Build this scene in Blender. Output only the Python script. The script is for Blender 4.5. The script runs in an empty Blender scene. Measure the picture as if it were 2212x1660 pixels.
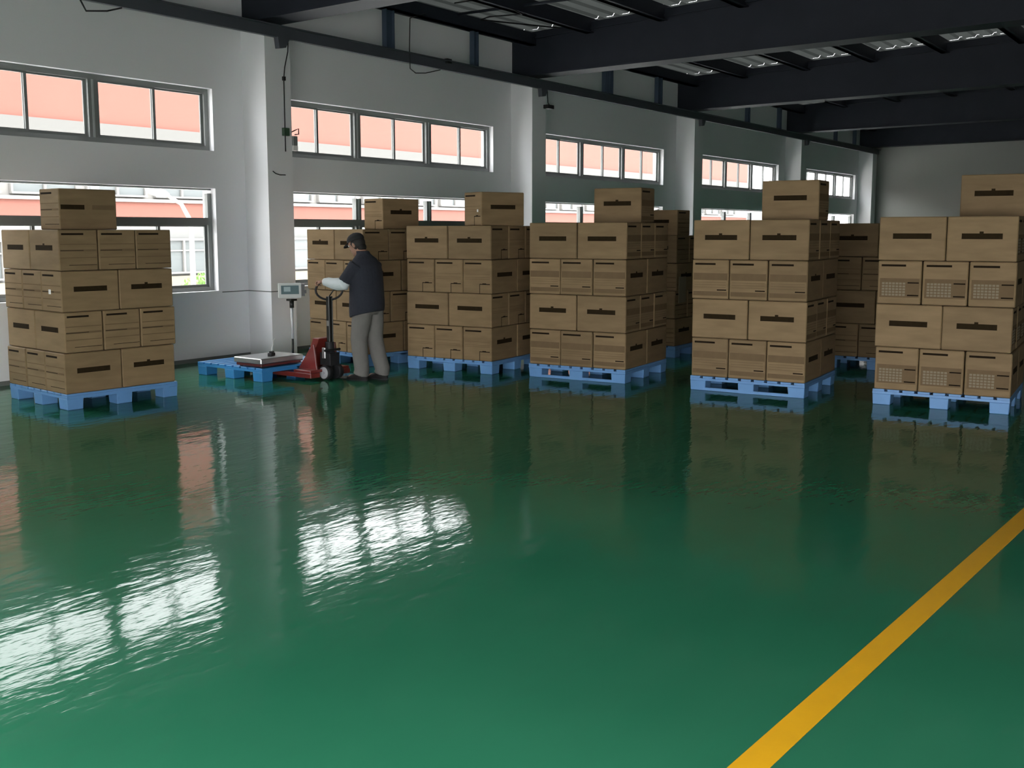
import bpy, bmesh, math, random
from mathutils import Vector, Matrix, Euler
random.seed(7)
S = bpy.context.scene
COL = S.collection
rad = math.radians

# ---------------------------------------------------------------- camera, sky, sun, exposure
EYE = 1.65
cam_d = bpy.data.cameras.new('camera')
cam = bpy.data.objects.new('camera', cam_d); COL.objects.link(cam)
cam.location = (0, 0, EYE)
cam.rotation_euler = (rad(83.0), 0, rad(36.0718) - rad(90))
cam_d.sensor_width = 36.0
cam_d.lens = 36.0 * 2240.0 / 2212.0
cam_d.shift_y = -54.96 / 2212.0
cam_d.clip_end = 300
S.camera = cam

world = bpy.data.worlds.new('sky'); S.world = world; world.use_nodes = True
wn = world.node_tree.nodes; wl = world.node_tree.links
bgn = wn['Background']
bgn.inputs[0].default_value = (0.98, 0.985, 1.0, 1)
bgn.inputs[1].default_value = 2.0

sun_d = bpy.data.lights.new('sun', 'SUN'); sun_d.energy = 0.4; sun_d.angle = rad(3); sun_d.color = (1, .95, .86)
sun = bpy.data.objects.new('sun', sun_d); COL.objects.link(sun)
sun.rotation_euler = (rad(42), 0, rad(8))          # high sun from behind the hall, on the facade across the yard

S.view_settings.view_transform = 'Standard'
S.view_settings.look = 'None'
S.view_settings.exposure = 2.85
S.view_settings.gamma = 1.0
S.view_settings.use_curve_mapping = False
S.cycles.max_bounces = 10
S.cycles.diffuse_bounces = 6
S.cycles.transparent_max_bounces = 12
S.cycles.sample_clamp_indirect = 8
S.cycles.caustics_reflective = False

# ---------------------------------------------------------------- dimensions
YW = 10.91            # inner face of the window wall
XE = 34.3             # far end wall
XB = -0.8             # near end wall with an added, unseen door opening for daylight
YR = -15.0            # wall far to the right
COLX = [2.85, 9.05, 14.95, 21.2, 27.65, 33.87]
WIN = [(-.3, 2.3), (3.75, 8.57), (9.62, 14.43), (15.8, 20.62), (22.45, 27.2), (28.8, 33.6)]
DC = 0.45; CW = 0.42

# ---------------------------------------------------------------- materials
def mat(name, col, rough=.6, metal=0, spec=.5, noise=None, bump=None, emit=None):
    m = bpy.data.materials.new(name); m.use_nodes = True
    nt = m.node_tree; b = nt.nodes['Principled BSDF']
    b.inputs['Base Color'].default_value = (*col, 1)
    b.inputs['Roughness'].default_value = rough
    b.inputs['Metallic'].default_value = metal
    b.inputs['Specular IOR Level'].default_value = spec
    tc = nt.nodes.new('ShaderNodeTexCoord')
    if noise:
        sc, amt = noise[0], noise[1]
        n = nt.nodes.new('ShaderNodeTexNoise'); n.inputs['Scale'].default_value = sc
        n.inputs['Detail'].default_value = 5
        nt.links.new(tc.outputs['Object'], n.inputs['Vector'])
        r = nt.nodes.new('ShaderNodeMixRGB'); r.blend_type = 'MIX'
        r.inputs[1].default_value = (*[c * (1 - amt) for c in col], 1)
        r.inputs[2].default_value = (*[min(1, c * (1 + amt)) for c in col], 1)
        nt.links.new(n.outputs['Fac'], r.inputs[0])
        nt.links.new(r.outputs[0], b.inputs['Base Color'])
    if bump:
        n2 = nt.nodes.new('ShaderNodeTexNoise'); n2.inputs['Scale'].default_value = bump[0]
        nt.links.new(tc.outputs['Object'], n2.inputs['Vector'])
        bp = nt.nodes.new('ShaderNodeBump'); bp.inputs['Strength'].default_value = bump[1]
        bp.inputs['Distance'].default_value = bump[2]
        nt.links.new(n2.outputs['Fac'], bp.inputs['Height'])
        nt.links.new(bp.outputs[0], b.inputs['Normal'])
    if emit:
        b.inputs['Emission Color'].default_value = (*emit[0], 1)
        b.inputs['Emission Strength'].default_value = emit[1]
    return m

M = {}
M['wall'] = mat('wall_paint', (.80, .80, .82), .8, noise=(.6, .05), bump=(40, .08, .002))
M['wallb'] = mat('shaded_end_wall_paint', (.27, .27, .255), .8, noise=(.6, .05))  # wall colour darkened to stand for dimmer light at the far end
M['wallr'] = mat('darkened_side_wall_paint', (.05, .055, .055), .8, noise=(.6, .05))  # unseen wall coloured dark to keep bounced light low on the right
M['trimline'] = mat('dado_line', (.16, .17, .16), .7)
M['frame'] = mat('window_metal', (.24, .25, .245), .45, .2)
M['alu'] = mat('pale_window_metal', (.55, .57, .58), .4, .3)
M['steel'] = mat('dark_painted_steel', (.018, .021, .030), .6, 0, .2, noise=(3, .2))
M['bluesteel'] = mat('blue_grey_steel', (.05, .075, .11), .5, 0, .4, noise=(3, .15))
M['beam'] = mat('grey_wall_beam_paint', (.075, .082, .095), .5, 0, .4, noise=(3, .15))
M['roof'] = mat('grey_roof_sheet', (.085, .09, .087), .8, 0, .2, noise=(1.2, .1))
M['yellow'] = mat('yellow_floor_paint', (.64, .33, .008), .35, noise=(5, .12), bump=(60, .1, .002))
M['pallet'] = mat('blue_plastic', (.12, .27, .52), .45, noise=(6, .12))
M['palletdeep'] = mat('deep_blue_plastic', (.04, .22, .50), .4, noise=(6, .12))
M['ink'] = mat('dark_print', (.014, .009, .005), .9, 0, .1, noise=(20, .4))
M['slot'] = mat('printed_bar', (.022, .014, .006), .9, 0, .1, noise=(14, .5))
M['band'] = mat('faded_print_band', (.15, .103, .057), .9, 0, .1, noise=(9, .2))
M['grid'] = mat('pale_print_grid', (.215, .175, .118), .85)
M['white'] = mat('white_sticker', (.8, .8, .78), .6)
M['red'] = mat('red_enamel', (.17, .022, .018), .35, noise=(8, .2))
M['darkred'] = mat('dark_red_enamel', (.10, .022, .022), .4, noise=(8, .2))
M['black'] = mat('black_rubber', (.012, .012, .014), .6)
M['gunmetal'] = mat('black_steel', (.02, .022, .02), .4, .3)
M['greymetal'] = mat('brushed_steel_plate', (.42, .42, .42), .35, .8, noise=(8, .1))
M['palegrey'] = mat('pale_grey_plastic', (.55, .57, .55), .45)
M['lcd'] = mat('lcd_glass', (.12, .18, .19), .2)
M['wheel'] = mat('grey_wheel_hub', (.42, .42, .44), .5)
M['skin'] = mat('skin', (.34, .19, .13), .55, noise=(14, .06))
M['jacket'] = mat('dark_navy_cloth', (.022, .025, .036), .9, noise=(12, .2), bump=(26, .5, .01))
M['sleeve'] = mat('white_sleeve_cloth', (.66, .72, .74), .85, bump=(18, .6, .012))
M['trouser'] = mat('grey_trouser_cloth', (.165, .158, .145), .9, noise=(8, .1), bump=(11, .7, .02))
M['cap'] = mat('black_cap_cloth', (.014, .014, .016), .9)
M['hair'] = mat('black_hair', (.01, .009, .008), .7)
M['shoe'] = mat('black_shoe', (.010, .009, .009), .6, 0, .2)
M['salmon'] = mat('salmon_render', (.16, .058, .043), .85, noise=(.5, .06))
M['cream'] = mat('cream_render', (.21, .18, .135), .85)
M['extwhite'] = mat('white_render', (.195, .187, .178), .85)
M['cornice'] = mat('grey_cornice_render', (.10, .097, .092), .85)
M['extgrey'] = mat('pale_grey_render', (.14, .14, .137), .85)
M['extglass'] = mat('far_window_glass', (.10, .11, .112), .25)
M['concrete'] = mat('yard_concrete', (.74, .73, .70), .9, noise=(.7, .15))
M['leaf'] = mat('leaf', (.12, .25, .05), .6)
M['green'] = mat('green_fitting', (.04, .09, .05), .5)

# corrugated carton: a little hue shift from box to box
def carton_mat():
    m = bpy.data.materials.new('brown_cardboard'); m.use_nodes = True
    nt = m.node_tree; b = nt.nodes['Principled BSDF']
    tc = nt.nodes.new('ShaderNodeTexCoord')
    oi = nt.nodes.new('ShaderNodeObjectInfo')
    n = nt.nodes.new('ShaderNodeTexNoise'); n.inputs['Scale'].default_value = 3; n.inputs['Detail'].default_value = 4
    mp = nt.nodes.new('ShaderNodeMapping'); mp.inputs['Scale'].default_value = (1, 1, 5)
    add = nt.nodes.new('ShaderNodeVectorMath'); add.operation = 'ADD'
    nt.links.new(tc.outputs['Object'], add.inputs[0]); nt.links.new(oi.outputs['Random'], add.inputs[1])
    nt.links.new(add.outputs[0], mp.inputs[0]); nt.links.new(mp.outputs[0], n.inputs['Vector'])
    r = nt.nodes.new('ShaderNodeValToRGB')
    r.color_ramp.elements[0].color = (.185, .126, .066, 1); r.color_ramp.elements[0].position = .25
    r.color_ramp.elements[1].color = (.25, .172, .092, 1); r.color_ramp.elements[1].position = .8
    nt.links.new(n.outputs['Fac'], r.inputs[0])
    h = nt.nodes.new('ShaderNodeHueSaturation')
    mr = nt.nodes.new('ShaderNodeMapRange'); mr.inputs[3].default_value = .85; mr.inputs[4].default_value = 1.13
    nt.links.new(oi.outputs['Random'], mr.inputs[0]); nt.links.new(mr.outputs[0], h.inputs['Value'])
    nt.links.new(r.outputs[0], h.inputs['Color']); nt.links.new(h.outputs[0], b.inputs['Base Color'])
    b.inputs['Roughness'].default_value = .75
    b.inputs['Specular IOR Level'].default_value = .25
    return m
M['carton'] = carton_mat()

def floor_mat():
    m = bpy.data.materials.new('green_epoxy'); m.use_nodes = True
    nt = m.node_tree; b = nt.nodes['Principled BSDF']; L = nt.links
    tc = nt.nodes.new('ShaderNodeTexCoord')
    def noise(scale, det, mscale, rot=0):
        mp = nt.nodes.new('ShaderNodeMapping'); mp.inputs['Scale'].default_value = mscale
        mp.inputs['Rotation'].default_value = (0, 0, rot)
        n = nt.nodes.new('ShaderNodeTexNoise'); n.inputs['Scale'].default_value = scale; n.inputs['Detail'].default_value = det
        L.new(tc.outputs['Object'], mp.inputs[0]); L.new(mp.outputs[0], n.inputs['Vector'])
        return n
    c = noise(.45, 4, (1, 1, 1))
    r = nt.nodes.new('ShaderNodeValToRGB')
    r.color_ramp.elements[0].color = (.015, .108, .056, 1); r.color_ramp.elements[0].position = .3
    r.color_ramp.elements[1].color = (.022, .140, .074, 1); r.color_ramp.elements[1].position = .7
    L.new(c.outputs['Fac'], r.inputs[0]); L.new(r.outputs[0], b.inputs['Base Color'])
    b.inputs['Roughness'].default_value = .07
    b.inputs['IOR'].default_value = 1.5
    b.inputs['Specular IOR Level'].default_value = .08
    # trowel waves in the resin, long across the line of sight
    w1 = noise(1.0, 2, (2.6, 6.5, 1), rad(-54))
    w2 = noise(1.0, 2, (9, 24, 1), rad(-62))
    w3 = noise(1.0, 1, (60, 60, 1))
    def mul(n, k):
        q = nt.nodes.new('ShaderNodeMath'); q.operation = 'MULTIPLY'; q.inputs[1].default_value = k
        L.new(n.outputs['Fac'], q.inputs[0]); return q
    a1, a2, a3 = mul(w1, .0027), mul(w2, .0010), mul(w3, .00005)
    s = nt.nodes.new('ShaderNodeMath'); L.new(a1.outputs[0], s.inputs[0]); L.new(a2.outputs[0], s.inputs[1])
    s2 = nt.nodes.new('ShaderNodeMath'); L.new(s.outputs[0], s2.inputs[0]); L.new(a3.outputs[0], s2.inputs[1])
    bp = nt.nodes.new('ShaderNodeBump'); bp.inputs['Strength'].default_value = 1; bp.inputs['Distance'].default_value = 1
    L.new(s.outputs[0], bp.inputs['Height']); L.new(bp.outputs[0], b.inputs['Normal'])
    return m
M['floor'] = floor_mat()

def glass_mat():
    m = bpy.data.materials.new('window_glass'); m.use_nodes = True
    nt = m.node_tree; nt.nodes.clear()
    o = nt.nodes.new('ShaderNodeOutputMaterial'); mx = nt.nodes.new('ShaderNodeMixShader')
    t = nt.nodes.new('ShaderNodeBsdfTransparent'); g = nt.nodes.new('ShaderNodeBsdfGlossy')
    t.inputs[0].default_value = (.84, .85, .845, 1); g.inputs['Roughness'].default_value = .02
    lw = nt.nodes.new('ShaderNodeLayerWeight'); lw.inputs[0].default_value = .5
    pw = nt.nodes.new('ShaderNodeMath'); pw.operation = 'POWER'; pw.inputs[1].default_value = 5
    f = nt.nodes.new('ShaderNodeMath'); f.operation = 'MULTIPLY_ADD'; f.inputs[1].default_value = .7; f.inputs[2].default_value = .02
    nt.links.new(lw.outputs['Facing'], pw.inputs[0]); nt.links.new(pw.outputs[0], f.inputs[0])
    nt.links.new(f.outputs[0], mx.inputs[0]); nt.links.new(t.outputs[0], mx.inputs[1]); nt.links.new(g.outputs[0], mx.inputs[2])
    nt.links.new(mx.outputs[0], o.inputs[0])
    return m
M['glass'] = glass_mat()

# ---------------------------------------------------------------- helpers
def bx(bm, x0, x1, y0, y1, z0, z1, mi=0, mtx=None):
    vs = [bm.verts.new((x, y, z)) for z in (z0, z1) for y in (y0, y1) for x in (x0, x1)]
    if mtx: bmesh.ops.transform(bm, matrix=mtx, verts=vs)
    fs = [(0, 2, 3, 1), (4, 5, 7, 6), (0, 1, 5, 4), (2, 6, 7, 3), (0, 4, 6, 2), (1, 3, 7, 5)]
    for f in fs:
        q = bm.faces.new([vs[i] for i in f]); q.material_index = mi
    return vs

def tube(bm, pts, r, seg=8, mi=0, cap=True):
    pts = [Vector(p) for p in pts]
    rs = r if isinstance(r, (list, tuple)) else [r] * len(pts)
    rings = []
    up = Vector((0, 0, 1))
    prev = None
    for i, p in enumerate(pts):
        a = pts[max(i - 1, 0)]; b = pts[min(i + 1, len(pts) - 1)]
        d = (b - a).normalized()
        if prev is None:
            u = d.cross(up)
            if u.length < 1e-3: u = d.cross(Vector((1, 0, 0)))
            u.normalize()
        else:
            u = (prev - d * prev.dot(d)).normalized()
        prev = u; v = d.cross(u)
        rr = rs[i] if isinstance(rs[i], (list, tuple)) else (rs[i], rs[i])
        rings.append([bm.verts.new(p + u * math.cos(t) * rr[0] + v * math.sin(t) * rr[1])
                      for t in [2 * math.pi * k / seg for k in range(seg)]])
    for a, b in zip(rings, rings[1:]):
        for k in range(seg):
            f = bm.faces.new((a[k], a[(k + 1) % seg], b[(k + 1) % seg], b[k])); f.material_index = mi; f.smooth = True
    if cap:
        bm.faces.new(rings[0][::-1]).material_index = mi
        bm.faces.new(rings[-1]).material_index = mi

def prism(bm, prof, y0, y1, axis='y', mi=0, mtx=None):
    """prof: list of (a, b) extruded along an axis"""
    def P(a, b, c):
        return {'y': (a, c, b), 'x': (c, a, b), 'z': (a, b, c)}[axis]
    A = [bm.verts.new(P(a, b, y0)) for a, b in prof]; B = [bm.verts.new(P(a, b, y1)) for a, b in prof]
    if mtx: bmesh.ops.transform(bm, matrix=mtx, verts=A + B)
    n = len(prof)
    fs = [bm.faces.new(A[::-1]), bm.faces.new(B)]
    for i in range(n): fs.append(bm.faces.new((A[i], A[(i + 1) % n], B[(i + 1) % n], B[i])))
    for f in fs: f.material_index = mi
    bmesh.ops.recalc_face_normals(bm, faces=fs)

def mesh_of(bm, name, mats, bev=0):
    if bev:
        bmesh.ops.bevel(bm, geom=bm.edges[:], offset=bev, segments=1, affect='EDGES', clamp_overlap=True)
    me = bpy.data.meshes.new(name); bm.to_mesh(me); bm.free()
    for m in (mats if isinstance(mats, (list, tuple)) else [mats]): me.materials.append(m)
    return me

def obj(name, me, parent=None, loc=(0, 0, 0), rz=0):
    o = bpy.data.objects.new(name, me); COL.objects.link(o)
    o.location = loc; o.rotation_euler = (0, 0, rz)
    if parent: o.parent = parent
    return o

def part(name, bm, m, parent=None, bev=0, label=None, **k):
    o = obj(name, mesh_of(bm, name, m, bev), parent, **k)
    if label: o['label'] = label
    return o

def boxpart(name, m, parent, *d, bev=0, **k):
    bm = bmesh.new(); bx(bm, *d); return part(name, bm, m, parent, bev, **k)

def thing(name, label, cat, loc=(0, 0, 0), rz=0, group=None):
    o = obj(name, None, None, loc, rz); o.empty_display_size = .1
    return tag(o, label, cat, group)

def tag(o, label, cat, group=None):
    o['label'] = label; o['category'] = cat
    if group: o['group'] = group
    return o

def struct(o, label=None):
    o['kind'] = 'structure'
    if label: o['label'] = label
    return o

def grid_wall(bm, a0, a1, z0, z1, t0, t1, holes, axis):
    """solid wall from a0..a1 with rectangular holes (a,b,za,zb); axis 'x': runs along X, thick t0..t1 in Y"""
    As = sorted({a0, a1, *[h[0] for h in holes], *[h[1] for h in holes]})
    Zs = sorted({z0, z1, *[h[2] for h in holes], *[h[3] for h in holes]})
    for i in range(len(As) - 1):
        run = None
        for j in range(len(Zs) - 1):
            ca, cz = (As[i] + As[i + 1]) / 2, (Zs[j] + Zs[j + 1]) / 2
            if any(h[0] < ca < h[1] and h[2] < cz < h[3] for h in holes): continue
            if axis == 'x': bx(bm, As[i], As[i + 1], t0, t1, Zs[j], Zs[j + 1])
            else: bx(bm, t0, t1, As[i], As[i + 1], Zs[j], Zs[j + 1])

# ---------------------------------------------------------------- the shell
bm = bmesh.new(); bx(bm, XB - .3, XE + .3, YR - .3, YW + .3, -.2, 0)
struct(part('floor', bm, M['floor']), 'glossy green epoxy floor')

UZ0, UZ1 = 2.66, 3.43
LZ0, LZ1 = .88, 2.19
holes = []
for a, b in WIN:
    holes += [(a, b, UZ0, UZ1), (a, b, LZ0, LZ1)]
bm = bmesh.new(); grid_wall(bm, XB - .3, XE + .3, 0, 5.35, YW, YW + .26, holes, 'x')
wl_ = struct(part('wall_left', bm, M['wall']), 'pale painted wall with two rows of windows')
for cxx in COLX:
    bm = bmesh.new(); bx(bm, cxx, cxx + CW, YW - DC, YW + .01, 0, 4.20)
    part('pilaster', bm, M['wall'], wl_)
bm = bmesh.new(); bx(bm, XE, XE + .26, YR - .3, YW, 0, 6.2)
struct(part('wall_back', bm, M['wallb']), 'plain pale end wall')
bm = bmesh.new(); grid_wall(bm, YR - .3, YW, 0, 6.2, XB - .26, XB, [(-6.0, 5.5, 0, 2.15)], 'y')  # low wide opening added behind the camera to light the carton fronts
struct(part('wall_front', bm, M['wall']), 'end wall with an added unseen door opening that lets in daylight')
bm = bmesh.new(); bx(bm, XB - .26, XE + .26, YR - .26, YR, 0, 6.2)
struct(part('wall_right', bm, M['wallr']), 'unseen side wall, darkened to cut bounced light')

# dado line on wall and pilasters, dark skirting strip
bm = bmesh.new()
xs = [XB] + [v for c in COLX for v in (c, c + CW)] + [XE]
for i in range(0, len(xs), 2):
    if xs[i + 1] > xs[i]: bx(bm, xs[i], xs[i + 1], YW - .006, YW, .865, .878)
for c in COLX:
    bx(bm, c - .006, c + CW + .006, YW - DC - .006, YW - DC, .865, .878)
    bx(bm, c - .006, c, YW - DC, YW, .865, .878); bx(bm, c + CW, c + CW + .006, YW - DC, YW, .865, .878)
struct(part('trim_1', bm, M['trimline']), 'thin dark dado line')
bm = bmesh.new(); bx(bm, XB, XE, YW - .008, YW, 0, .05)
struct(part('baseboard_left', bm, M['trimline']))

# windows
def window(n, a, b, z0, z1, lower):
    w = obj('window_%d' % n, None, None, (0, 0, 0)); w['kind'] = 'structure'
    w['label'] = ('large lower window' if lower else 'high strip window')
    yo = YW + .09; d = .07
    L = b - a; u = L / 3
    bm = bmesh.new()
    t = .06
    bx(bm, a, b, yo, yo + d, z1 - (.022 if lower else t), z1); bx(bm, a, b, yo, yo + d, z0, z0 + t)
    bx(bm, a, a + t, yo, yo + d, z0 + t, z1 - t); bx(bm, b - t, b, yo, yo + d, z0 + t, z1 - t)
    part('window_frame', bm, M['frame'], w)
    if lower: tz0, tz1 = 1.73, 1.82
    for k in (1, 2):
        boxpart('mullion', M['frame'], w, a + k * u - .055, a + k * u + .055, yo - .01, yo + d, z0 + t, z1 - t)
        boxpart('mullion_cover', M['alu'], w, a + k * u - .012, a + k * u + .012, yo - .018, yo - .01, z0 + t, z1 - t)
    if lower:
        boxpart('transom', M['frame'], w, a + t, b - t, yo - .03, yo + d, tz0, tz1)
    for k in range(3):
        p0 = a + k * u + .055; p1 = a + (k + 1) * u - .055
        if k == 0: p0 = a + t
        if k == 2: p1 = b - t
        zz = (z0 + t, tz0) if lower else (z0 + t, z1 - t)
        mid = (p0 + p1) / 2 + .02
        for s, (q0, q1) in enumerate(((p0, mid + .02), (mid - .02, p1))):
            yy = yo + .012 + .024 * s
            bm = bmesh.new(); f = .035
            bx(bm, q0, q1, yy, yy + .02, zz[0], zz[0] + f); bx(bm, q0, q1, yy, yy + .02, zz[1] - f * .6, zz[1])
            bx(bm, q0, q0 + f, yy, yy + .02, zz[0] + f, zz[1] - f * .6); bx(bm, q1 - f, q1, yy, yy + .02, zz[0] + f, zz[1] - f * .6)
            sa = part('sash', bm, M['frame'], w)
            boxpart('pane', M['glass'], sa, q0 + f, q1 - f, yy + .008, yy + .012, zz[0] + f, zz[1] - f * .6)
        if lower:
            boxpart('pane', M['glass'], w, p0, p1, yo + .03, yo + .034, tz1, z1 - .022)
    if lower:
        boxpart('window_sill', M['wall'], w, a - .03, b + .03, YW - .03, YW + .09, z0 - .02, z0 + .012)
n = 1
for a, b in WIN:
    window(n, a, b, UZ0, UZ1, False); n += 1
    window(n, a, b, LZ0, LZ1, True); n += 1

# steel: longitudinal wall beam, girders, purlins, roof sheets, posts
bm = bmesh.new()
bx(bm, XB, XE, 10.40, 10.46, 4.10, 4.232); bx(bm, XB, XE, 10.34, 10.46, 4.232, 4.244)
for c in COLX[:-1]:
    prism(bm, [(c + .14, 4.10), (c + .34, 4.10), (c + .27, 3.98), (c + .16, 3.96)], 10.36, 10.44, 'y')
wb = struct(part('trim_2', bm, M['beam']), 'dark steel beam running along the window wall')

def roofz(y): return 5.10 + .03 * (YW - y)
YS = [YW - .01, 4, -3, YR]
for i, c in enumerate(COLX):
    bm = bmesh.new()
    zb = 4.33
    prof = [(YW, zb), (YR, zb + .12), (YR, roofz(YR)), (YW, roofz(YW) - .08)]
    prism(bm, prof, c + .03, c + CW - .03, 'x')
    prism(bm, [(YW, zb - .02), (YR, zb + .10), (YR, zb + .13), (YW, zb + .01)], c, c + CW, 'x')
    prism(bm, [(YW, roofz(YW) - .20), (YR, roofz(YR) - .20), (YR, roofz(YR) - .17), (YW, roofz(YW) - .17)], c - .0, c + CW, 'x')
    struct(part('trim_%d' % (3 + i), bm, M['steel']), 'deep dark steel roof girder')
tn = 3 + len(COLX)
bm = bmesh.new(); bx(bm, XB, XE, 10.40, 10.50, 4.80, 5.0); bx(bm, XB, XE, 10.40, 10.56, 4.80, 4.815)
struct(part('trim_%d' % tn, bm, M['steel']), 'dark eave purlin'); tn += 1
y = 9.35
while y > YR + .3:
    z = roofz(y)
    xa = 2.85 if -3.7 < y < 2.2 else XB
    bm = bmesh.new(); bx(bm, xa, XE, y - .05, y + .05, z - .26, z - .015)
    bx(bm, xa, XE, y - .10, y + .05, z - .26, z - .245)
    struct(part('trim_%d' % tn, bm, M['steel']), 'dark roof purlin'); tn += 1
    y -= 1.35 if y > 3 else 2.6

# corrugated roof sheets: one strip per bay
def sheet(x0, x1, ya=YR, yb=YW + .3):
    bm = bmesh.new(); p = .30; y = ya; pts = []
    while y < yb:
        for dy, dz in ((0, 0), (.18, 0), (.21, .04), (.27, .04)):
            pts.append((y + dy, roofz(y + dy) + dz))
        y += p
    prev = None
    for (yy, zz) in pts:
        a = bm.verts.new((x0, yy, zz)); b = bm.verts.new((x1, yy, zz))
        if prev: bm.faces.new((prev[0], prev[1], b, a))
        prev = (a, b)
    bmesh.ops.solidify(bm, geom=bm.faces[:], thickness=.006)
    return bm
ce = struct(obj('ceiling', None), 'grey corrugated roof sheets')
xs = [XB - .3] + [c + CW / 2 for c in COLX] + [XE + .3]
SX0, SX1, SY0, SY1 = 1.0, 2.2, -3.5, 2.0  # skylight shaft added out of view to brighten the near floor
part('roof_sheet', sheet(xs[0], xs[1] - .005, YR, SY0), M['roof'], ce)
part('roof_sheet', sheet(xs[0], xs[1] - .005, SY1), M['roof'], ce)
part('roof_sheet', sheet(xs[0], SX0, SY0, SY1), M['roof'], ce)
part('roof_sheet', sheet(SX1, xs[1] - .005, SY0, SY1), M['roof'], ce)
for d in ((SX0 - .04, SX0, SY0 - .04, SY1 + .1), (SX1, SX1 + .04, SY0 - .04, SY1 + .1), (SX0, SX1, SY0 - .04, SY0), (SX0, SX1, SY1 + .06, SY1 + .1)):
    boxpart('added_skylight_curb', M['steel'], ce, *d, 5.1, 6.1)
boxpart('added_skylight_pane', M['glass'], ce, SX0 - .04, SX1 + .04, SY0 - .04, SY1 + .1, 6.101, 6.11)
for i in range(1, len(xs) - 1):
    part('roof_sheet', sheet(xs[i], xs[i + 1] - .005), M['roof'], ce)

# thin bracing bars under the roof
br = struct(obj('trim_%d' % tn, None), 'thin dark braces between purlins'); tn += 1
for i, c in enumerate(COLX[1:-1]):
    x0 = c + CW; x1 = COLX[i + 2]
    for f0, f1, ya, yb in ((.28, .36, 10.4, 8.0), (.62, .70, 10.4, 8.0), (.30, .36, 8.0, 6.6), (.66, .72, 8.0, 6.6)):
        bm = bmesh.new()
        tube(bm, [(x0 + (x1 - x0) * f0, ya, roofz(ya) - .14), (x0 + (x1 - x0) * f1, yb, roofz(yb) - .14)], .022, 6)
        part('brace', bm, M['steel'], br)

# upright posts between the wall beam and the eave purlin
po = struct(obj('trim_%d' % tn, None), 'upright posts above the wall beam'); tn += 1
for x0, x1 in ((1.0, 1.14), (5.2, 5.3), (7.42, 7.53), (11.28, 11.45), (13.30, 13.42), (17.34, 17.42), (17.52, 17.62), (19.43, 19.62), (24.0, 24.12), (26.0, 26.12), (30.3, 30.4), (32.0, 32.1)):
    bm = bmesh.new(); bx(bm, x0, x1, 10.47, 10.475, 4.22, 4.83)
    bx(bm, x0, x0 + .012, 10.43, 10.52, 4.22, 4.83); bx(bm, x1 - .012, x1, 10.43, 10.52, 4.22, 4.83)
    part('post', bm, M['bluesteel'], po)

# yellow floor line
def lane(x0, x1):
    def yc(x): return 1.195 - (x - 2.84) * .0405
    bm = bmesh.new(); w = .052
    A = [(x0, yc(x0) - w), (x1, yc(x1) - w), (x1, yc(x1) + w), (x0, yc(x0) + w)]
    prism(bm, A, .0002, .0022, 'z'); return bm
tag(part('floor_line', lane(-2, 30), M['yellow']), 'yellow painted line running across the green floor', 'floor marking')

# ---------------------------------------------------------------- pallets
def make_pallet(kind):
    root = thing('pallet', 'x', 'pallet'); PM = M['palletdeep'] if kind == 'empty' else M['pallet']
    W = 1.2; H = .15
    bm = bmesh.new()
    nsl = 9; sw = .108; gap = (W - nsl * sw) / (nsl - 1)
    for k in range(nsl):
        y0 = k * (sw + gap); 
        boxpart('deck_slat', PM, root, 0, W, y0, y0 + sw, H - .022, H, bev=.003)
    for k in range(3):
        x0 = k * (W - .10) / 2
        bx(bm, x0, x0 + .10, 0, W, H - .045, H - .0225)
    for yy in (0, W - .03): bx(bm, .10, W - .10, yy, yy + .03, H - .05, H - .0225)
    part('deck_frame', bm, PM, root)
    fw = .17
    for i in range(3):
        for j in range(3):
            x0 = i * (W - fw) / 2; y0 = j * (W - fw) / 2
            bm = bmesh.new()
            vs = bx(bm, x0, x0 + fw, y0, y0 + fw, 0, H - .0455)
            c = Vector((x0 + fw / 2, y0 + fw / 2, 0))
            for v in vs[:4]: v.co.x = c.x + (v.co.x - c.x) * .94; v.co.y = c.y + (v.co.y - c.y) * .94
            part('foot', bm, PM, root, .005)
    if kind == 'skid':
        for xx in (.004, W - .034):
            boxpart('bottom_runner', PM, root, xx, xx + .03, .16, W - .16, .002, .032)
    return root

def clone(root, deep=True):
    r = root.copy(); COL.objects.link(r)
    for ch in root.children:
        c = ch.copy(); COL.objects.link(c); c.parent = r
    return r

# ---------------------------------------------------------------- cartons
CL, CD, CH = .589, .389, .3945
bm = bmesh.new(); bx(bm, -CL / 2, CL / 2, -CD / 2, CD / 2, 0, CH)
BODY = mesh_of(bm, 'carton', M['carton'], .008)

def strip_mesh(L, notch):
    """printed bar on a long face, lies in the XZ plane facing -Y at y=0"""
    bm = bmesh.new(); w = .17
    bx(bm, -w, w, -.0012, .0005, .195, .245)
    bx(bm, -w, w, -.0018, -.0012, .195, .201, 1)
    if notch: bx(bm, -.022, .012, -.0012, .0005, .245, .262)
    return mesh_of(bm, 'printed_bar', [M['slot'], M['ink']])
STRIP = [strip_mesh(1, 0), strip_mesh(1, 1)]

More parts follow.
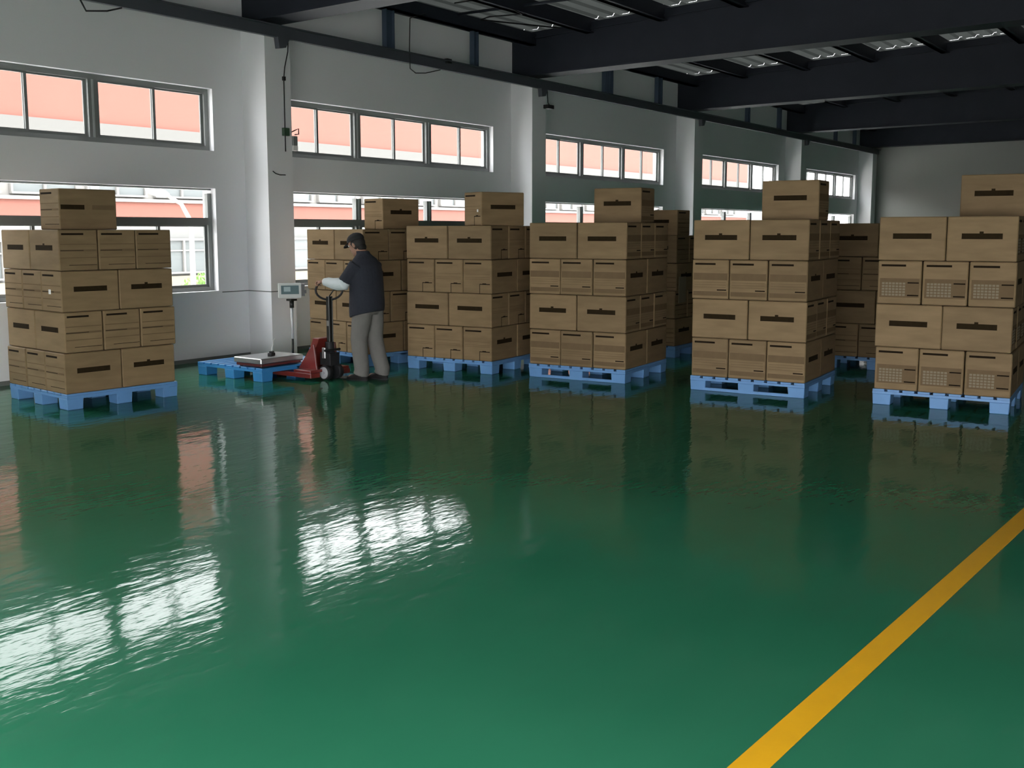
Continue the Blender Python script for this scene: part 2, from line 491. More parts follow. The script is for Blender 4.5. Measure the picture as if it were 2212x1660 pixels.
def label_mesh(kind):
    """print on a short face (width CD), facing -Y at y=0"""
    bm = bmesh.new()
    bx(bm, -.165, .055, -.0012, .0005, .343, .362)
    if kind == 'table':
        bx(bm, -.175, .18, -.0006, .0004, .06, .235, 1)
        for r in range(5):
            for c in range(7):
                x = -.155 + c * .031; z = .075 + r * .026
                bx(bm, x, x + .024, -.001, -.0006, z, z + .018, 2)
        for z in (.19, .075): bx(bm, .075, .175, -.0014, -.0006, z, z + .012)
    elif kind == 'bands':
        bx(bm, -.18, .185, -.0006, .0004, .19, .26, 1)
        bx(bm, -.18, .185, -.0006, .0004, .03, .075, 1)
        for z in (.165, .14, .115): bx(bm, -.17, .17, -.0006, .0004, z, z + .004, 1)
        bx(bm, .075, .175, -.0014, .0004, .085, .097)
    elif kind == 'bracket':
        for z in (.225, .185, .165): bx(bm, -.17, .17, -.0006, .0004, z, z + .004, 1)
        bx(bm, .03, .17, -.0012, .0004, .105, .115)
        bx(bm, .03, .037, -.0012, .0004, .0, .105)
        bx(bm, .07, .12, -.0012, .0004, .115, .122)
    else:
        for z in (.25, .195, .185, .12): bx(bm, -.18, .18, -.0006, .0004, z, z + .008, 1)
        bx(bm, -.18, .05, -.001, .0004, .191, .196)
        bx(bm, -.1, .18, -.001, .0004, .05, .055)
    return mesh_of(bm, 'printed_label', [M['ink'], M['band'], M['grid']])
LABEL = {k: label_mesh(k) for k in ('table', 'bands', 'bracket', 'lines')}

def add_print(root, faces, lab, rnd):
    """faces: subset of '+x','-x','+y','-y' in the carton's own frame"""
    for f in faces:
        if f[1] == 'y':
            rz = 0 if f[0] == '-' else math.pi
            o = obj('printed_bar', STRIP[rnd.random() < .45], root, (0, (-CD if f[0] == '-' else CD) / 2, 0), rz)
        else:
            rz = -math.pi / 2 if f[0] == '-' else math.pi / 2
            o = obj('printed_label', LABEL[lab], root, ((-CL if f[0] == '-' else CL) / 2, 0, 0), rz)

LAYER = ['bottom layer', 'second layer up', 'third layer up', 'top layer']
def stack(name_phrase, corner, rot, T, lab, kindp, parity, vis='full', sc=1.0, long_side='front', pal_label=None, pal_first=[None], jit=.003, side_word='shaded side'):
    """corner: near corner of the pallet. local u = +X (depth, along the right side), v = +Y (along the front, to the left)."""
    rz = rad(rot)
    R = Matrix.Rotation(rz, 3, 'Z')
    def W(u, v, z=0):
        q = R @ Vector((u * sc, v * sc, 0)); return (corner[0] + q.x, corner[1] + q.y, z)
    rnd = random.Random(hash_(name_phrase))
    key = kindp
    if key not in PAL: PAL[key] = p = make_pallet(kindp)
    else: p = clone(PAL[key])
    p.location = W(0, 0); p.rotation_euler = (0, 0, rz); p.scale = (sc, sc, 1)
    tag(p, pal_label, 'pallet', 'blue pallets carrying cartons')
    h = (T - .151) / 4
    hid_label = 'brown carton hidden inside the ' + name_phrase
    g = 'cartons of the ' + name_phrase
    for k in range(4):
        A = (k + parity) % 2          # 0: three short ends across the front; 1: two long faces across the front
        z = .151 + k * h
        ox, oy = rnd.uniform(-.010, .010), rnd.uniform(-.012, .012)
        cells = []
        if A == 0:
            for r in range(2):
                for c in range(3): cells.append((.3 + .6 * r, .2 + .4 * c, 0, r, c, 3, 2))
        else:
            for r in range(3):
                for c in range(2): cells.append((.2 + .4 * r, .3 + .6 * c, 90, r, c, 2, 3))
        for (u, v, rr, r, c, nc, nr) in cells:
            front = r == 0; side = c == 0
            if not front and not side: 
                if vis == 'min' : continue
            if vis == 'min' and not front and r > 1: continue
            o = obj('carton', BODY, None, W(u + ox + rnd.uniform(-jit, jit), v + oy + rnd.uniform(-jit, jit), z), rz + rad(rr + rnd.uniform(-.25, .25)))
            o.scale = (sc, sc, h / .4)
            faces = []
            if A == 0:
                if front: faces.append('-x')
                if side: faces.append('-y')
            else:
                if front: faces.append('+y')
                if side: faces.append('-x')
            add_print(o, faces, lab, rnd)
            if front:
                pos = {2: ['right', 'left'], 3: ['right', 'middle', 'left']}[nc][c]
                lb = 'wide brown carton, %s of two in %s, %s' % (pos, LAYER[k], name_phrase)
                if A == 0: lb = 'brown carton end, %s of three in %s, %s' % (pos, LAYER[k], name_phrase)
                tag(o, lb, 'carton', g)
            elif side:
                pos = {2: ['', 'rear'], 3: ['', 'middle', 'rear']}[nr][r]
                tag(o, ('%s carton on the right side, %s, %s' % (pos, LAYER[k], name_phrase)), 'carton', g)
            else:
                tag(o, hid_label, 'carton', g)
    return W
def hash_(s): return sum(ord(c) * (i + 7) for i, c in enumerate(s))
PAL = {}

def top_carton(W, u, v, z, rot, deg90, lab, label, hs=1.0, faces=('-x', '-y', '+y', '+x'), xs=1.0):
    o = obj('carton', BODY, None, W(u, v, z - .0055), rad(rot + deg90))
    o.scale = (xs, xs, hs)
    add_print(o, faces, lab, random.Random(len(label)))
    return tag(o, label, 'carton', 'single cartons lying on top of the stacks')


# ---------------------------------------------------------------- the stacks, left to right (bottom layers show three carton ends)
def near(fx, fy): return (fx, fy)
P_ = 'blue pallet with block feet under the '
W1 = stack('leftmost stack', (5.23, 8.90), -4, 1.67, 'lines', 'feet', 0, pal_label=P_ + 'leftmost stack', sc=.96, jit=.003)
W2 = stack('stack behind the worker', (9.10, 8.85), -9, 1.68, 'bracket', 'feet', 0, pal_label=P_ + 'stack behind the worker')
W3 = stack('fourth stack from the right', (9.48, 7.19), 6, 1.72, 'bracket', 'feet', 0, pal_label=P_ + 'fourth stack from the right')
W4 = stack('third stack from the right', (9.75, 5.58), 6, 1.75, 'bands', 'skid', 0, pal_label='blue pallet with bottom runners under the third stack from the right')
W5 = stack('second stack from the right', (9.92, 3.64), 5, 1.77, 'bands', 'skid', 0, pal_label='blue pallet with bottom runners under the second stack from the right')
W6 = stack('rightmost stack', (10.12, 1.81), 5, 1.79, 'table', 'feet', 0, pal_label=P_ + 'rightmost stack')
WB = stack('far stack between rightmost two', (12.52, 3.14), 5, 1.75, 'lines', 'feet', 0, vis='min', pal_label=P_ + 'far stack between the two rightmost stacks')
WA = stack('dark far stack', (12.17, 6.22), 3, 1.60, 'lines', 'feet', 0, vis='min', pal_label='shaded blue pallet of the dark far stack behind the third stack')

tc1 = top_carton(W1, .40, .36, 1.671, -4, 0, 'lines', 'single carton with two dark bars lying on top of the leftmost stack', .96, xs=.96, faces=('-x', '+x', '+y'))
for x0, x1, mm in ((-.28, -.04, 'slot'), (.04, .27, 'band')):
    bm = bmesh.new(); bx(bm, x0, x1, -.0012, .0005, .195, .24)
    part('printed_bar', bm, M[mm], tc1, loc=(0, -CD / 2, 0))
top_carton(W2, .84, .50, 1.681, -9, 0, 'bracket', 'single carton on top of the stack behind the worker', .98)
top_carton(W3, .42, .22, 1.721, -21, 0, 'bracket', 'single carton turned askew on top of the fourth stack from the right', .98)
top_carton(W4, .86, .42, 1.751, 6, 90, 'bands', 'single carton on top of the third stack from the right', 1.0)
top_carton(W5, .66, .34, 1.771, 5, 90, 'bands', 'single carton standing on top of the second stack from the right', 1.02)
top_carton(W6, .92, .31, 1.791, 5, 90, 'table', 'single carton on top of the rightmost stack, cut by the photo edge', 1.03)
top_carton(WA, .30, .34, 1.601, 3, 90, 'lines', 'dark single carton on top of the far stack behind third stack from right', .84)

# white sticker squares
def sticker(parent, x, y, z, rz, w=.03):
    bm = bmesh.new(); bx(bm, -w / 2, w / 2, -.002, -.0004, 0, w)
    return part('sticker', bm, M['white'], parent, loc=(x, y, z), rz=rz)
sticker(bpy.data.objects[[o.name for o in bpy.data.objects if o.get('label', '').startswith('single carton turned askew')][0]], -CL / 2 - .0005, -.11, .16, -math.pi / 2)
for o in list(bpy.data.objects):
    if o.get('label', '') == 'brown carton end, right of three in third layer up, leftmost stack': pass
    if o.get('label', '').startswith('brown carton end, right of three in third layer up, leftmost'):
        sticker(o, -CL / 2 - .0005, .03, .17, -math.pi / 2, .045)

# pale sheet hanging on the dark side of the far stack
q = WA(.16, -.012, .72)
bm = bmesh.new(); bx(bm, -.11, .11, -.004, .004, 0, .34)
tag(part('paper_sheet', bm, M['grid'], None, loc=q, rz=rad(3)), 'pale upright sheet on the dark side of the far stack', 'sheet')

# ---------------------------------------------------------------- empty pallet with platform scale
p = make_pallet('empty'); p.location = (7.50, 8.86, 0); p.scale = (.93, .93, 1)
tag(p, 'bright blue empty pallet on the floor carrying the platform scale', 'pallet')

sc_ = thing('platform_scale', 'grey platform scale with upright display standing on the blue pallet', 'scale', (7.50, 8.87, .151), 0)
bm = bmesh.new(); bx(bm, 0, .62, 0, .46, .045, .105)
part('weighing_plate', bm, M['greymetal'], sc_, .008)
bm = bmesh.new(); bx(bm, .02, .60, .02, .44, .012, .044); bx(bm, .60, .74, .14, .34, .012, .05)
part('base_frame', bm, M['darkred'], sc_, .004)
for i, (x, y) in enumerate(((.04, .04), (.54, .04), (.04, .38), (.54, .38))):
    bm = bmesh.new(); tube(bm, [(x + .02, y + .02, 0), (x + .02, y + .02, .012)], .02, 10); part('foot', bm, M['black'], sc_)
px_, py_ = .69, .25
bm = bmesh.new(); tube(bm, [(px_, py_, .05), (px_, py_, .26)], .014, 10); part('column_base', bm, M['gunmetal'], sc_)
bm = bmesh.new(); tube(bm, [(px_, py_, .26), (px_, py_, .62)], .017, 10); part('column', bm, M['alu'], sc_)
bm = bmesh.new(); tube(bm, [(px_, py_, .62), (px_, py_, .70)], .026, 10); bx(bm, px_ - .045, px_ + .045, py_ - .04, py_ + .04, .70, .725)
part('clamp', bm, M['gunmetal'], sc_)
head = obj('indicator', None, sc_, (px_, py_, .735), rad(-128 + 90))
head.empty_display_size = .05
# housing: its front faces local -Y
bm = bmesh.new(); prism(bm, [(-.075, 0), (.03, 0), (.03, .17), (-.045, .17)], -.15, .11, 'x')
part('housing', bm, M['palegrey'], head, .006)
mt = Matrix.Translation((-.02, -.062, .03)) @ Matrix.Rotation(math.atan2(.03, .17), 4, 'X').inverted()
bm = bmesh.new(); bx(bm, -.10, .10, -.012, -.004, .015, .115, 0, mt)
part('display_panel', bm, M['lcd'], head)
bm = bmesh.new(); bx(bm, -.07, .005, -.015, -.012, .045, .10, 0, mt)
part('screen', bm, mat('pale_lcd', (.38, .48, .50), .2), head)
bm = bmesh.new(); bx(bm, .10, .15, -.03, .06, .02, .16); bx(bm, .09, .17, .0, .07, .05, .09)
part('bracket', bm, M['gunmetal'], head)

# little connector with a bare cable on the scale plate
c_ = thing('cable_connector', 'small black connector with a pale cable end lying on scale plate', 'connector', (7.78, 9.02, .257), rad(20))
bm = bmesh.new(); bx(bm, -.045, .045, -.025, .025, 0, .035); bx(bm, -.02, .03, -.02, .02, .035, .055)
part('connector_body', bm, M['black'], c_, .004)
bm = bmesh.new(); tube(bm, [(0, 0, .055), (.01, 0, .09), (.03, -.01, .12), (.035, -.01, .17), (.06, -.02, .19)], .004, 6)
part('cable', bm, M['white'], c_)

# ---------------------------------------------------------------- pallet truck
jk = thing('pallet_truck', 'red hand pallet truck with black loop handle under the blue pallet', 'pallet truck', (8.15, 8.52, 0), rad(90))
for s in (-1, 1):
    bm = bmesh.new()
    prism(bm, [(-.06, .035), (1.02, .035), (1.12, .045), (1.12, .06), (1.04, .088), (-.06, .088)], s * .235 - .07, s * .235 + .07, 'y')
    part('fork', bm, M['red'], jk, .004)
    bm = bmesh.new(); tube(bm, [(.95, s * .235 - .03, .035), (.95, s * .235 + .03, .035)], .034, 14)
    part('load_roller', bm, M['black'], jk)
bm = bmesh.new()
prism(bm, [(.20, .089), (.27, .089), (.10, .46), (.0, .46)], -.11, .11, 'y')
for s in (-1, 1):
    prism(bm, [(-.02, .089), (.30, .089), (.10, .34), (.03, .40)], s * .16 - .012, s * .16 + .012, 'y')
bx(bm, -.05, .22, -.30, .30, .089, .12)
part('body', bm, M['red'], jk, .004)
bm = bmesh.new(); prism(bm, [(.285, .12), (.287, .13), (.19, .345), (.185, .345)], -.06, .05, 'y')
part('sticker', bm, M['white'], jk, label='worn pale sticker on the red slope')
bm = bmesh.new(); bx(bm, -.13, .03, -.075, .075, .16, .30); tube(bm, [(-.05, 0, .30), (-.05, 0, .42)], .05, 14)
tube(bm, [(-.05, 0, .06), (-.05, 0, .17)], .045, 12); tube(bm, [(-.09, -.12, .33), (-.09, .12, .33)], .014, 8)
part('hydraulic_pump', bm, M['black'], jk, .003)
boxpart('reservoir', M['greymetal'], jk, -.075, -.025, .076, .10, .24, .36, bev=.004)
for s in (-1, 1):
    bm = bmesh.new(); tube(bm, [(-.07, s * .045, .081), (-.07, s * .115, .081)], .08, 24)
    w = part('wheel', bm, M['black'], jk)
    bm = bmesh.new(); tube(bm, [(-.07, s * .115, .081), (-.07, s * .122, .081)], .066, 24)
    tube(bm, [(-.07, s * .122, .081), (-.07, s * .130, .081)], .015, 10)
    part('wheel_hub', bm, M['wheel'], w)
bm = bmesh.new()
for y0 in (-.03, .018): bx(bm, -.085, -.035, y0, y0 + .012, .36, .92)
bx(bm, -.08, -.04, -.032, .032, .38, .93)
hb = part('handle_bar', bm, M['gunmetal'], jk, .003)
boxpart('sticker', M['greymetal'], jk, -.075, -.045, .033, .035, .60, .66)
bm = bmesh.new(); pts = []
dx, dy = .55, .835
for k in range(0, 25):
    t = rad(-90 + 15 * k); r = .15
    pts.append((-.06 + dx * r * math.cos(t), dy * r * math.cos(t), 1.0 + .108 * math.sin(t)))
tube(bm, pts, .012, 8, cap=False)
part('handle_loop', bm, M['black'], jk)
bm = bmesh.new(); tube(bm, [(-.06 - dx * .15, -dy * .15, 1.02), (-.06 - dx * .05, -dy * .05, 1.0), (-.06, 0, .93)], .008, 6)
part('release_lever', bm, M['gunmetal'], jk)

# ---------------------------------------------------------------- the worker
PX, PY = 8.36, 8.07
HEAD_ = rad(100)
worker = thing('person', 'person in dark navy vest, white sleeves, grey trousers and black cap gripping the truck handle', 'person', (PX, PY, 0), HEAD_)

def remesh(o, vs, sm=6):
    m = o.modifiers.new('r', 'REMESH'); m.mode = 'VOXEL'; m.voxel_size = vs; m.use_smooth_shade = True
    q = o.modifiers.new('s', 'SMOOTH'); q.iterations = sm; q.factor = .5
    dg = bpy.context.evaluated_depsgraph_get(); dg.update()
    me = bpy.data.meshes.new_from_object(o.evaluated_get(dg)); o.modifiers.clear()
    mats = [m for m in o.data.materials]; o.data = me
    me.materials.clear()
    for m in mats: me.materials.append(m)
    for p in me.polygons: p.use_smooth = True; p.material_index = 0

def ell(bm, c, r, mtx=None, seg=16):
    g = bmesh.ops.create_uvsphere(bm, u_segments=seg, v_segments=seg // 2 + 2, radius=1)
    m = Matrix.Translation(c) @ Matrix.Diagonal((*r, 1))
    if mtx: m = mtx @ m
    bmesh.ops.transform(bm, matrix=m, verts=g['verts'])

def loft(bm, rings, seg=20):
    """rings: (cx, cy, z, rx, ry[, slope]) closed tube with z tilt in x"""
    R = []
    for r in rings:
        cx, cy, z, rx, ry = r[:5]; sl = r[5] if len(r) > 5 else 0
        R.append([bm.verts.new((cx + rx * math.cos(t), cy + ry * math.sin(t), z + sl * math.cos(t))) for t in [2 * math.pi * k / seg for k in range(seg)]])
    for a, b in zip(R, R[1:]):
        for k in range(seg): bm.faces.new((a[k], a[(k + 1) % seg], b[(k + 1) % seg], b[k]))
    bm.faces.new(R[0][::-1]); bm.faces.new(R[-1])
    bmesh.ops.recalc_face_normals(bm, faces=bm.faces[:])

HM = Matrix.Translation((.135, 0, 1.505)) @ Matrix.Rotation(rad(22), 4, 'Y')     # head frame, bowed
# grip points on the loop in the person's frame
def to_person(p):
    w = Vector((jk.location.x, jk.location.y, 0)) + Matrix.Rotation(rad(90), 3, 'Z') @ Vector(p)
    return Matrix.Rotation(-HEAD_, 3, 'Z') @ (w - Vector((PX, PY, 0)))
gl = to_person((-.06 + dx * .15 * math.cos(rad(42)), dy * .15 * math.cos(rad(42)), 1.0 + .108 * math.sin(rad(42))))
gr = to_person((-.06 - dx * .15 * math.cos(rad(50)), -dy * .15 * math.cos(rad(50)), 1.0 + .108 * math.sin(rad(50))))

bm = bmesh.new()
ell(bm, (0, 0, .02), (.092, .074, .098), HM, 24)          # skull
ell(bm, (.028, 0, -.045), (.066, .056, .068), HM, 20)     # jaw
ell(bm, (.098, 0, -.012), (.017, .012, .022), HM)         # nose
ell(bm, (.088, 0, -.058), (.012, .024, .010), HM)         # lips
ell(bm, (.075, 0, -.095), (.018, .022, .014), HM)         # chin
for s in (-1, 1):
    ell(bm, (-.005, s * .075, -.01), (.018, .010, .032), HM)   # ears
    ell(bm, (.078, s * .033, .028), (.014, .022, .007), HM)    # brows
tube(bm, [(.02, 0, 1.30), (.06, 0, 1.40), (.11, 0, 1.49)], [.062, .055, .052], 12)
loft(bm, [(0, 0, .80, .10, .14), (0, 0, .92, .11, .15), (.0, 0, 1.05, .10, .13), (.02, 0, 1.20, .11, .15), (.02, 0, 1.28, .08, .13), (.03, 0, 1.34, .05, .07)])
EL = {1: Vector((.15, .26, 1.085)), -1: Vector((.16, -.27, 1.08))}
WR = {}
for s, g in ((1, gl), (-1, gr)):
    d = (EL[s] - g); d.z = 0; d.normalize()
    wr = g + d * .085 + Vector((0, 0, .022)); WR[s] = wr
    tube(bm, [(.02, s * .14, 1.27), tuple(EL[s]), tuple(wr)], [.045, .037, .025], 12)
    b = Vector((-d.y, d.x, 0))
    k = g + d * .022 + Vector((0, 0, .026))
    tube(bm, [tuple(wr), tuple((wr + k) / 2 + Vector((0, 0, .004))), tuple(k)], [(.018, .024), (.036, .016), (.040, .013)], 12)
    L = [.020, .024, .023, .018]
    for i in range(4):
        o_ = b * (-.031 + .0205 * i)
        kk = k + o_
        tube(bm, [tuple(k + o_ + d * .02), tuple(kk - d * (L[i] + .006)), tuple(g + o_ - d * (L[i] + .006) + Vector((0, 0, -.004))), tuple(g + o_ - d * .004 + Vector((0, 0, -.024))), tuple(g + o_ + d * .012 + Vector((0, 0, -.018)))], [.0095, .0092, .0085, .0080, .0068], 8)
    tb = wr - d * .02 + b * (.030 * (-s))
    tube(bm, [tuple(tb), tuple(g + b * (-s * .045) + d * .022 + Vector((0, 0, .002))), tuple(g + b * (-s * .034) + d * .004 + Vector((0, 0, -.024)))], [.013, .011, .009], 8)
HIP, KNE, ANK = {}, {}, {}
for s, ft in ((1, (.06, .10)), (-1, (-.09, -.085))):
    HIP[s] = (0, s * .085, .86); KNE[s] = (ft[0] * .55 + .03, s * .095, .46); ANK[s] = (ft[0] - .03, ft[1], .09)
    tube(bm, [HIP[s], KNE[s], ANK[s]], [.078, .052, .036], 12)
    tube(bm, [(ft[0] - .05, ft[1], .05), (ft[0] + .13, ft[1], .035)], [(.035, .035), (.035, .025)], 10)
body = part('body', bm, M['skin'], worker); remesh(body, .0065, 2)

for s in (-1, 1):   # eyes
    bm = bmesh.new(); ell(bm, (.083, s * .032, .012), (.010, .012, .009), HM)
    part('eye', bm, M['white'], worker)
    bm = bmesh.new(); ell(bm, (.090, s * .032, .010), (.0045, .005, .005), HM)
    part('pupil', bm, M['black'], worker)

# trousers
bm = bmesh.new()
loft(bm, [(0, 0, .74, .115, .165), (-.005, 0, .84, .135, .185), (0, 0, .95, .125, .17)])
for s in (-1, 1):
    tube(bm, [(-.005, s * .09, .86), (KNE[s][0] * .5 - .005, s * .096, .66), KNE[s], ((KNE[s][0] + ANK[s][0]) / 2 + .0, (KNE[s][1] + ANK[s][1]) / 2, .27), (ANK[s][0] - .004, ANK[s][1], .12), (ANK[s][0] + .012, ANK[s][1], .065)],
         [.118, .108, .094, .088, .084, .090], 16)
tr = part('trousers', bm, M['trouser'], worker); remesh(tr, .010, 4)

# padded vest: boxy, hem lower in front
bm = bmesh.new()
loft(bm, [(.015, 0, .735, .178, .225, -.045), (.012, 0, .82, .180, .235, -.02), (.012, 0, .95, .172, .232), (.015, 0, 1.08, .165, .235), (.02, 0, 1.20, .158, .238), (.022, 0, 1.29, .135, .225), (.03, 0, 1.350, .105, .170), (.045, 0, 1.40, .075, .085), (.06, 0, 1.435, .07, .075)], 26)
for s in (-1, 1):
    e = EL[s]; a = Vector((.02, s * .185, 1.29))
    tube(bm, [tuple(a), tuple(a.lerp(e, .5) + Vector((-.005, s * .006, 0))), tuple(a.lerp(e, .92))], [.080, .072, .068], 14)
vs = part('vest', bm, M['jacket'], worker); remesh(vs, .010, 3)

# white sleeves, puffed over the forearm
for s in (-1, 1):
    e, w = EL[s], WR[s]
    bm = bmesh.new()
    up = Vector((0, 0, 1))
    a = Vector((.02, s * .185, 1.29)).lerp(e, .72)
    tube(bm, [tuple(a), tuple(e + Vector((-.012, 0, -.012))), tuple(e.lerp(w, .25) - up * .012), tuple(e.lerp(w, .55) - up * .01), tuple(e.lerp(w, .82)), tuple(e.lerp(w, .97))],
         [.060, .072, .070, .062, .054, .044], 16)
    sl = part('sleeve', bm, M['sleeve'], worker); remesh(sl, .008, 4)
    bm = bmesh.new(); tube(bm, [tuple(e.lerp(w, .95)), tuple(e.lerp(w, 1.02))], [.044, .040], 16)
    part('cuff', bm, M['white'], sl)

bm = bmesh.new(); ell(bm, (-.012, 0, .012), (.094, .080, .092), HM, 20); ell(bm, (-.05, 0, -.05), (.050, .062, .050), HM, 16)
bmesh.ops.bisect_plane(bm, geom=bm.verts[:] + bm.edges[:] + bm.faces[:], plane_co=HM @ Vector((.03, 0, 0)), plane_no=HM.to_3x3() @ Vector((1, 0, -.5)), clear_outer=True)
h_ = part('hair', bm, M['hair'], worker)
for p_ in h_.data.polygons: p_.use_smooth = True
bm = bmesh.new()
ell(bm, (-.004, 0, .055), (.104, .088, .075), HM, 24)
bmesh.ops.bisect_plane(bm, geom=bm.verts[:] + bm.edges[:] + bm.faces[:], plane_co=HM @ Vector((0, 0, .040)), plane_no=HM.to_3x3() @ Vector((0, 0, -1)), clear_outer=True)
pf = [(.07, -.075), (.12, -.062), (.155, -.03), (.163, 0), (.155, .03), (.12, .062), (.07, .075)]
prism(bm, pf, .040, .048, 'z', 0, HM @ Matrix.Rotation(rad(8), 4, 'Y'))
ell(bm, (-.004, 0, .130), (.008, .008, .006), HM)
cp = part('cap', bm, M['cap'], worker)
for p_ in cp.data.polygons: p_.use_smooth = True

for s, ft in ((1, (.06, .10)), (-1, (-.09, -.085))):
    bm = bmesh.new()
    loft(bm, [(ft[0] + .035, ft[1], .001, .140, .048), (ft[0] + .035, ft[1], .02, .142, .050), (ft[0] + .03, ft[1], .05, .132, .046, -.012), (ft[0] - .02, ft[1], .085, .072, .042, -.01), (ft[0] - .035, ft[1], .105, .050, .040)])
    sh = part('shoe', bm, M['shoe'], worker); remesh(sh, .007, 3)
    bm = bmesh.new(); loft(bm, [(ft[0] + .035, ft[1], .0006, .143, .050), (ft[0] + .035, ft[1], .013, .145, .052)], 24)
    part('sole', bm, M['black'], sh)

# ---------------------------------------------------------------- fittings on the window wall
YP = YW - DC
def wires(name, label, cat, pts, r=.006, m='black', extra=None):
    bm = bmesh.new(); tube(bm, pts, r, 6)
    if not extra: return tag(part(name, bm, M[m]), label, cat)
    t_ = thing(name, label, cat, pts[-1]); part('cable', bm, M[m], t_, loc=[-c for c in pts[-1]])
    for nm, m2, d in extra: boxpart(nm, M[m2], t_, *d, bev=.003)
    return t_
wires('hanging_cable', 'black cable running down the pilaster to a green junction box', 'cable',
      [(9.42, YP - .03, 4.09), (9.41, YP - .03, 3.95), (9.36, YP - .02, 3.75), (9.345, YP - .012, 3.60), (9.345, YP - .012, 2.68)], .007,
      extra=[('junction_box', 'green', (-.045, .05, -.035, .012, .20, .30)), ('coupling', 'black', (-.02, .02, -.02, .012, .90, .95))])
t_ = thing('wall_lamp', 'small grey lamp on a bracket at the pilaster edge beside high window', 'lamp', (9.50, YP + .04, 2.80))
bm = bmesh.new(); tube(bm, [(-.03, 0, .13), (.05, -.02, .17), (.09, -.04, .19), (.09, -.04, .12), (.03, -.03, .11)], .008, 6); part('bracket', bm, M['black'], t_)
boxpart('lamp_head', M['frame'], t_, -.025, .055, -.06, .0, -.03, .09, bev=.006)
boxpart('lamp_glass', M['white'], t_, -.02, .06, -.055, -.005, -.10, -.031, bev=.003)
t_ = wires('hanging_lamp', 'small black floodlight hanging from a cable under the wall beam', 'lamp',
      [(15.34, YP - .05, 4.09), (15.33, YP - .06, 3.98), (15.36, YP - .05, 3.88), (15.42, YP - .04, 3.85)], .007,
      extra=[('lamp_head', 'black', (-.13, .06, -.06, .05, -.07, -.005))])
wires('wall_hook', 'short black hooked wire on the pilaster between window rows', 'hook',
      [(9.13, YP - .002, 2.42), (9.15, YP - .03, 2.39), (9.22, YP - .03, 2.375), (9.34, YP - .002, 2.38)], .007)
tag(boxpart('wall_plug', M['black'], None, 9.62 - .02, 9.62 + .02, YW - .03, YW - .001, 2.37, 2.415, bev=.004), 'small black plug on the wall under high window', 'socket')
wires('looped_cable', 'thin black cable looping off the wall beam above second window bay', 'cable',
      [(12.1, 10.40, 4.86), (11.75, 10.40, 4.74), (11.73, 10.40, 4.30), (11.74, 10.40, 4.02), (11.86, 10.40, 3.97), (12.1, 10.41, 4.0), (12.45, 10.42, 4.09)], .008)
tag(boxpart('beam_clamp', M['black'], None, 12.55, 12.66, 10.36, 10.428, 4.20, 4.27, bev=.004), 'small black clamp on the wall beam in the second bay', 'clamp')
wires('roof_cable', 'black cable hung in a zigzag under roof sheets near top edge', 'cable',
      [(11.8, 9.6, 4.86), (12.4, 9.45, 5.02), (12.9, 9.2, 4.84), (13.0, 9.9, 4.9), (13.3, 10.3, 4.95), (14.2, 9.4, 4.86)], .012)
wires('corner_cable', 'thin black cable bent off wall beam at the top left', 'cable',
      [(6.5, 10.40, 4.09), (6.55, 10.38, 3.98), (6.8, 10.38, 4.02), (7.0, 10.41, 4.09)], .01)

# ---------------------------------------------------------------- outside
bm = bmesh.new(); bx(bm, -60, 140, YW + .3, 90, -.5, -.3); bx(bm, -60, XB - .3, -60, YW + .3, -.4, -.02)
struct(part('ground', bm, M['concrete']), 'pale concrete yard outside')

fb = thing('building', 'long salmon and white building across the yard, seen through windows', 'building', (30, 26, -.3))
def fpart(nm, m, x0, x1, y0, y1, z0, z1, par=fb, **k):
    return boxpart(nm, M[m], par, x0 - 30, x1 - 30, y0 - 26, y1 - 26, z0 + .3, z1 + .3, **k)
FX0, FX1 = -12, 60
fpart('plinth', 'cream', FX0, FX1, 26, 34, -.3, .34)
fpart('wall', 'extgrey', FX0, FX1, 26.12, 34, .34, 2.05)
fpart('spandrel', 'salmon', FX0, FX1, 26, 34, 2.05, 2.47)
fpart('sill_band', 'extwhite', FX0, FX1, 25.92, 34, 2.47, 2.56)
fpart('wall', 'extwhite', FX0, FX1, 26.12, 34, 2.56, 3.75)
fpart('cornice', 'cornice', FX0, FX1, 25.9, 34, 3.75, 4.56)
fpart('upper_wall', 'salmon', FX0, FX1, 26, 34, 4.56, 7.4)
fpart('roof', 'extwhite', FX0 - .3, FX1 + .3, 25.6, 34.4, 7.4, 7.65)
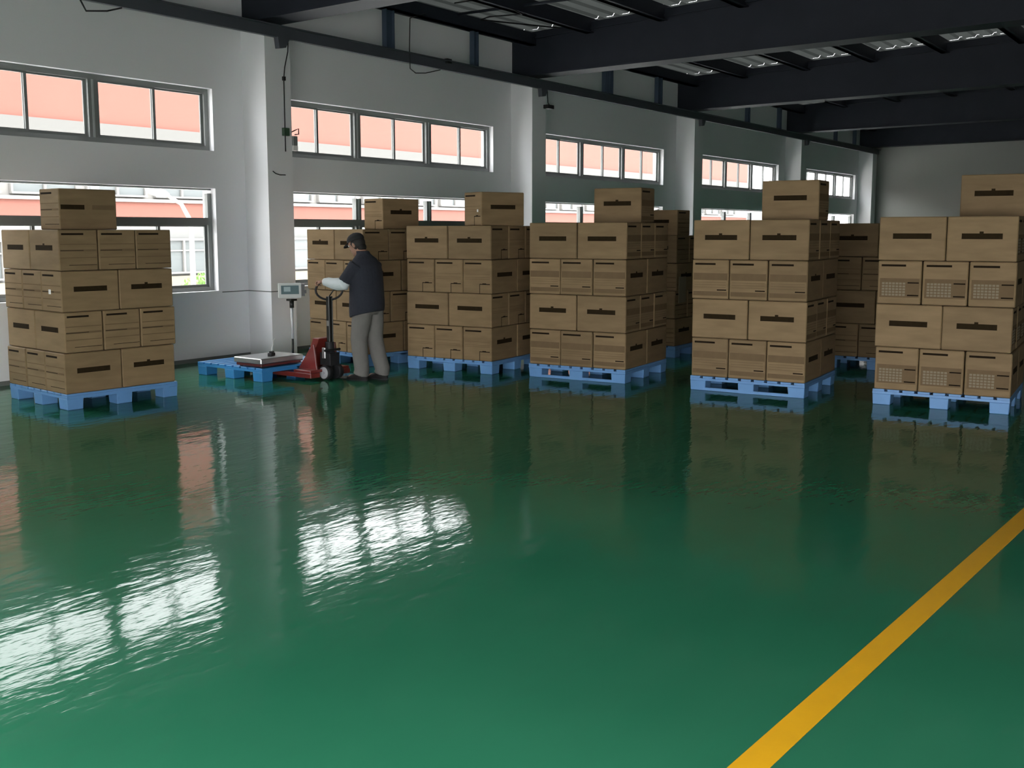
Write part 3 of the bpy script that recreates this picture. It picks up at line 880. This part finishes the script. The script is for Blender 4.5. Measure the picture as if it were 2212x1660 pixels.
def fwin(x, z0, z1, row):
    w = .86
    bm = bmesh.new()
    X0, X1 = x - 30, x - 30 + 2 * w + .12
    y0, y1 = -.01, .12; a, b = z0 + .3, z1 + .3
    for q0, q1 in ((X0, X0 + .05), (X0 + w + .03, X0 + w + .09), (X1 - .05, X1)): bx(bm, q0, q1, y0, y1, a, b)
    bx(bm, X0, X1, y0 - .03, y1, a - .05, a); bx(bm, X0, X1, y0, y1, b, b + .06)
    bx(bm, X0 + .05, X1 - .05, y0 + .03, y1, a + (b - a) * .66, a + (b - a) * .66 + .04)
    o = part('window', bm, M['extwhite'], fb)
    for q0 in (X0 + .05, X0 + w + .09):
        boxpart('pane', M['extglass'], o, q0, q0 + w - .03, .06, .10, a, b)
x = 11.95
k = 0
while x < FX1 - 2:
    fwin(x, .46, 1.38, 0); fwin(x, 2.66, 3.55, 1)
    x += 2.12; k += 1

# yard lamp
R2 = Vector((-.589, .808, 0))
LB = Vector((15.75, 21.0, -.3))
t_ = thing('street_lamp', 'white curved yard lamp outside the leftmost window', 'street lamp', LB)
bm = bmesh.new()
tube(bm, [(0, 0, 0), (0, 0, 1.9), tuple(R2 * .04 + Vector((0, 0, 2.25))), tuple(R2 * .22 + Vector((0, 0, 2.60))), tuple(R2 * .55 + Vector((0, 0, 2.80)))], [.075, .06, .055, .05, .045], 12)
part('pole', bm, M['extwhite'], t_)
bm = bmesh.new(); ell(bm, (0, 0, 0), (.30, .14, .10), Matrix.Translation(R2 * .78 + Vector((0, 0, 2.88))) @ Matrix.Rotation(rad(126), 4, 'Z') @ Matrix.Rotation(rad(-14), 4, 'Y'))
part('lamp_head', bm, M['white'], t_)

# shrub outside
t_ = thing('shrub', 'small green shrub outside below the lamp by the facade', 'shrub', (18.75, 24.4, -.3))
bm = bmesh.new(); rr = random.Random(3)
for i in range(420):
    th = rr.uniform(0, 6.283); r = .75 * rr.random() ** .5; z = rr.uniform(.1, .85) * (1 - .5 * (r / .75) ** 2)
    c = Vector((r * math.cos(th), r * math.sin(th), z)); m4 = Matrix.Translation(c) @ Euler((rr.uniform(0, 3), rr.uniform(0, 3), rr.uniform(0, 6))).to_matrix().to_4x4()
    v = [bm.verts.new(m4 @ Vector(p)) for p in ((-.07, 0, 0), (0, -.03, .01), (.07, 0, 0), (0, .03, .01))]
    bm.faces.new(v)
fo = part('foliage', bm, M['leaf'], t_); fo['kind'] = 'stuff'
bm = bmesh.new()
for i in range(5): tube(bm, [(0, 0, 0), (.3 * math.cos(i * 1.3), .3 * math.sin(i * 1.3), .5)], .015, 5)
part('stem', bm, M['darkred'], t_)
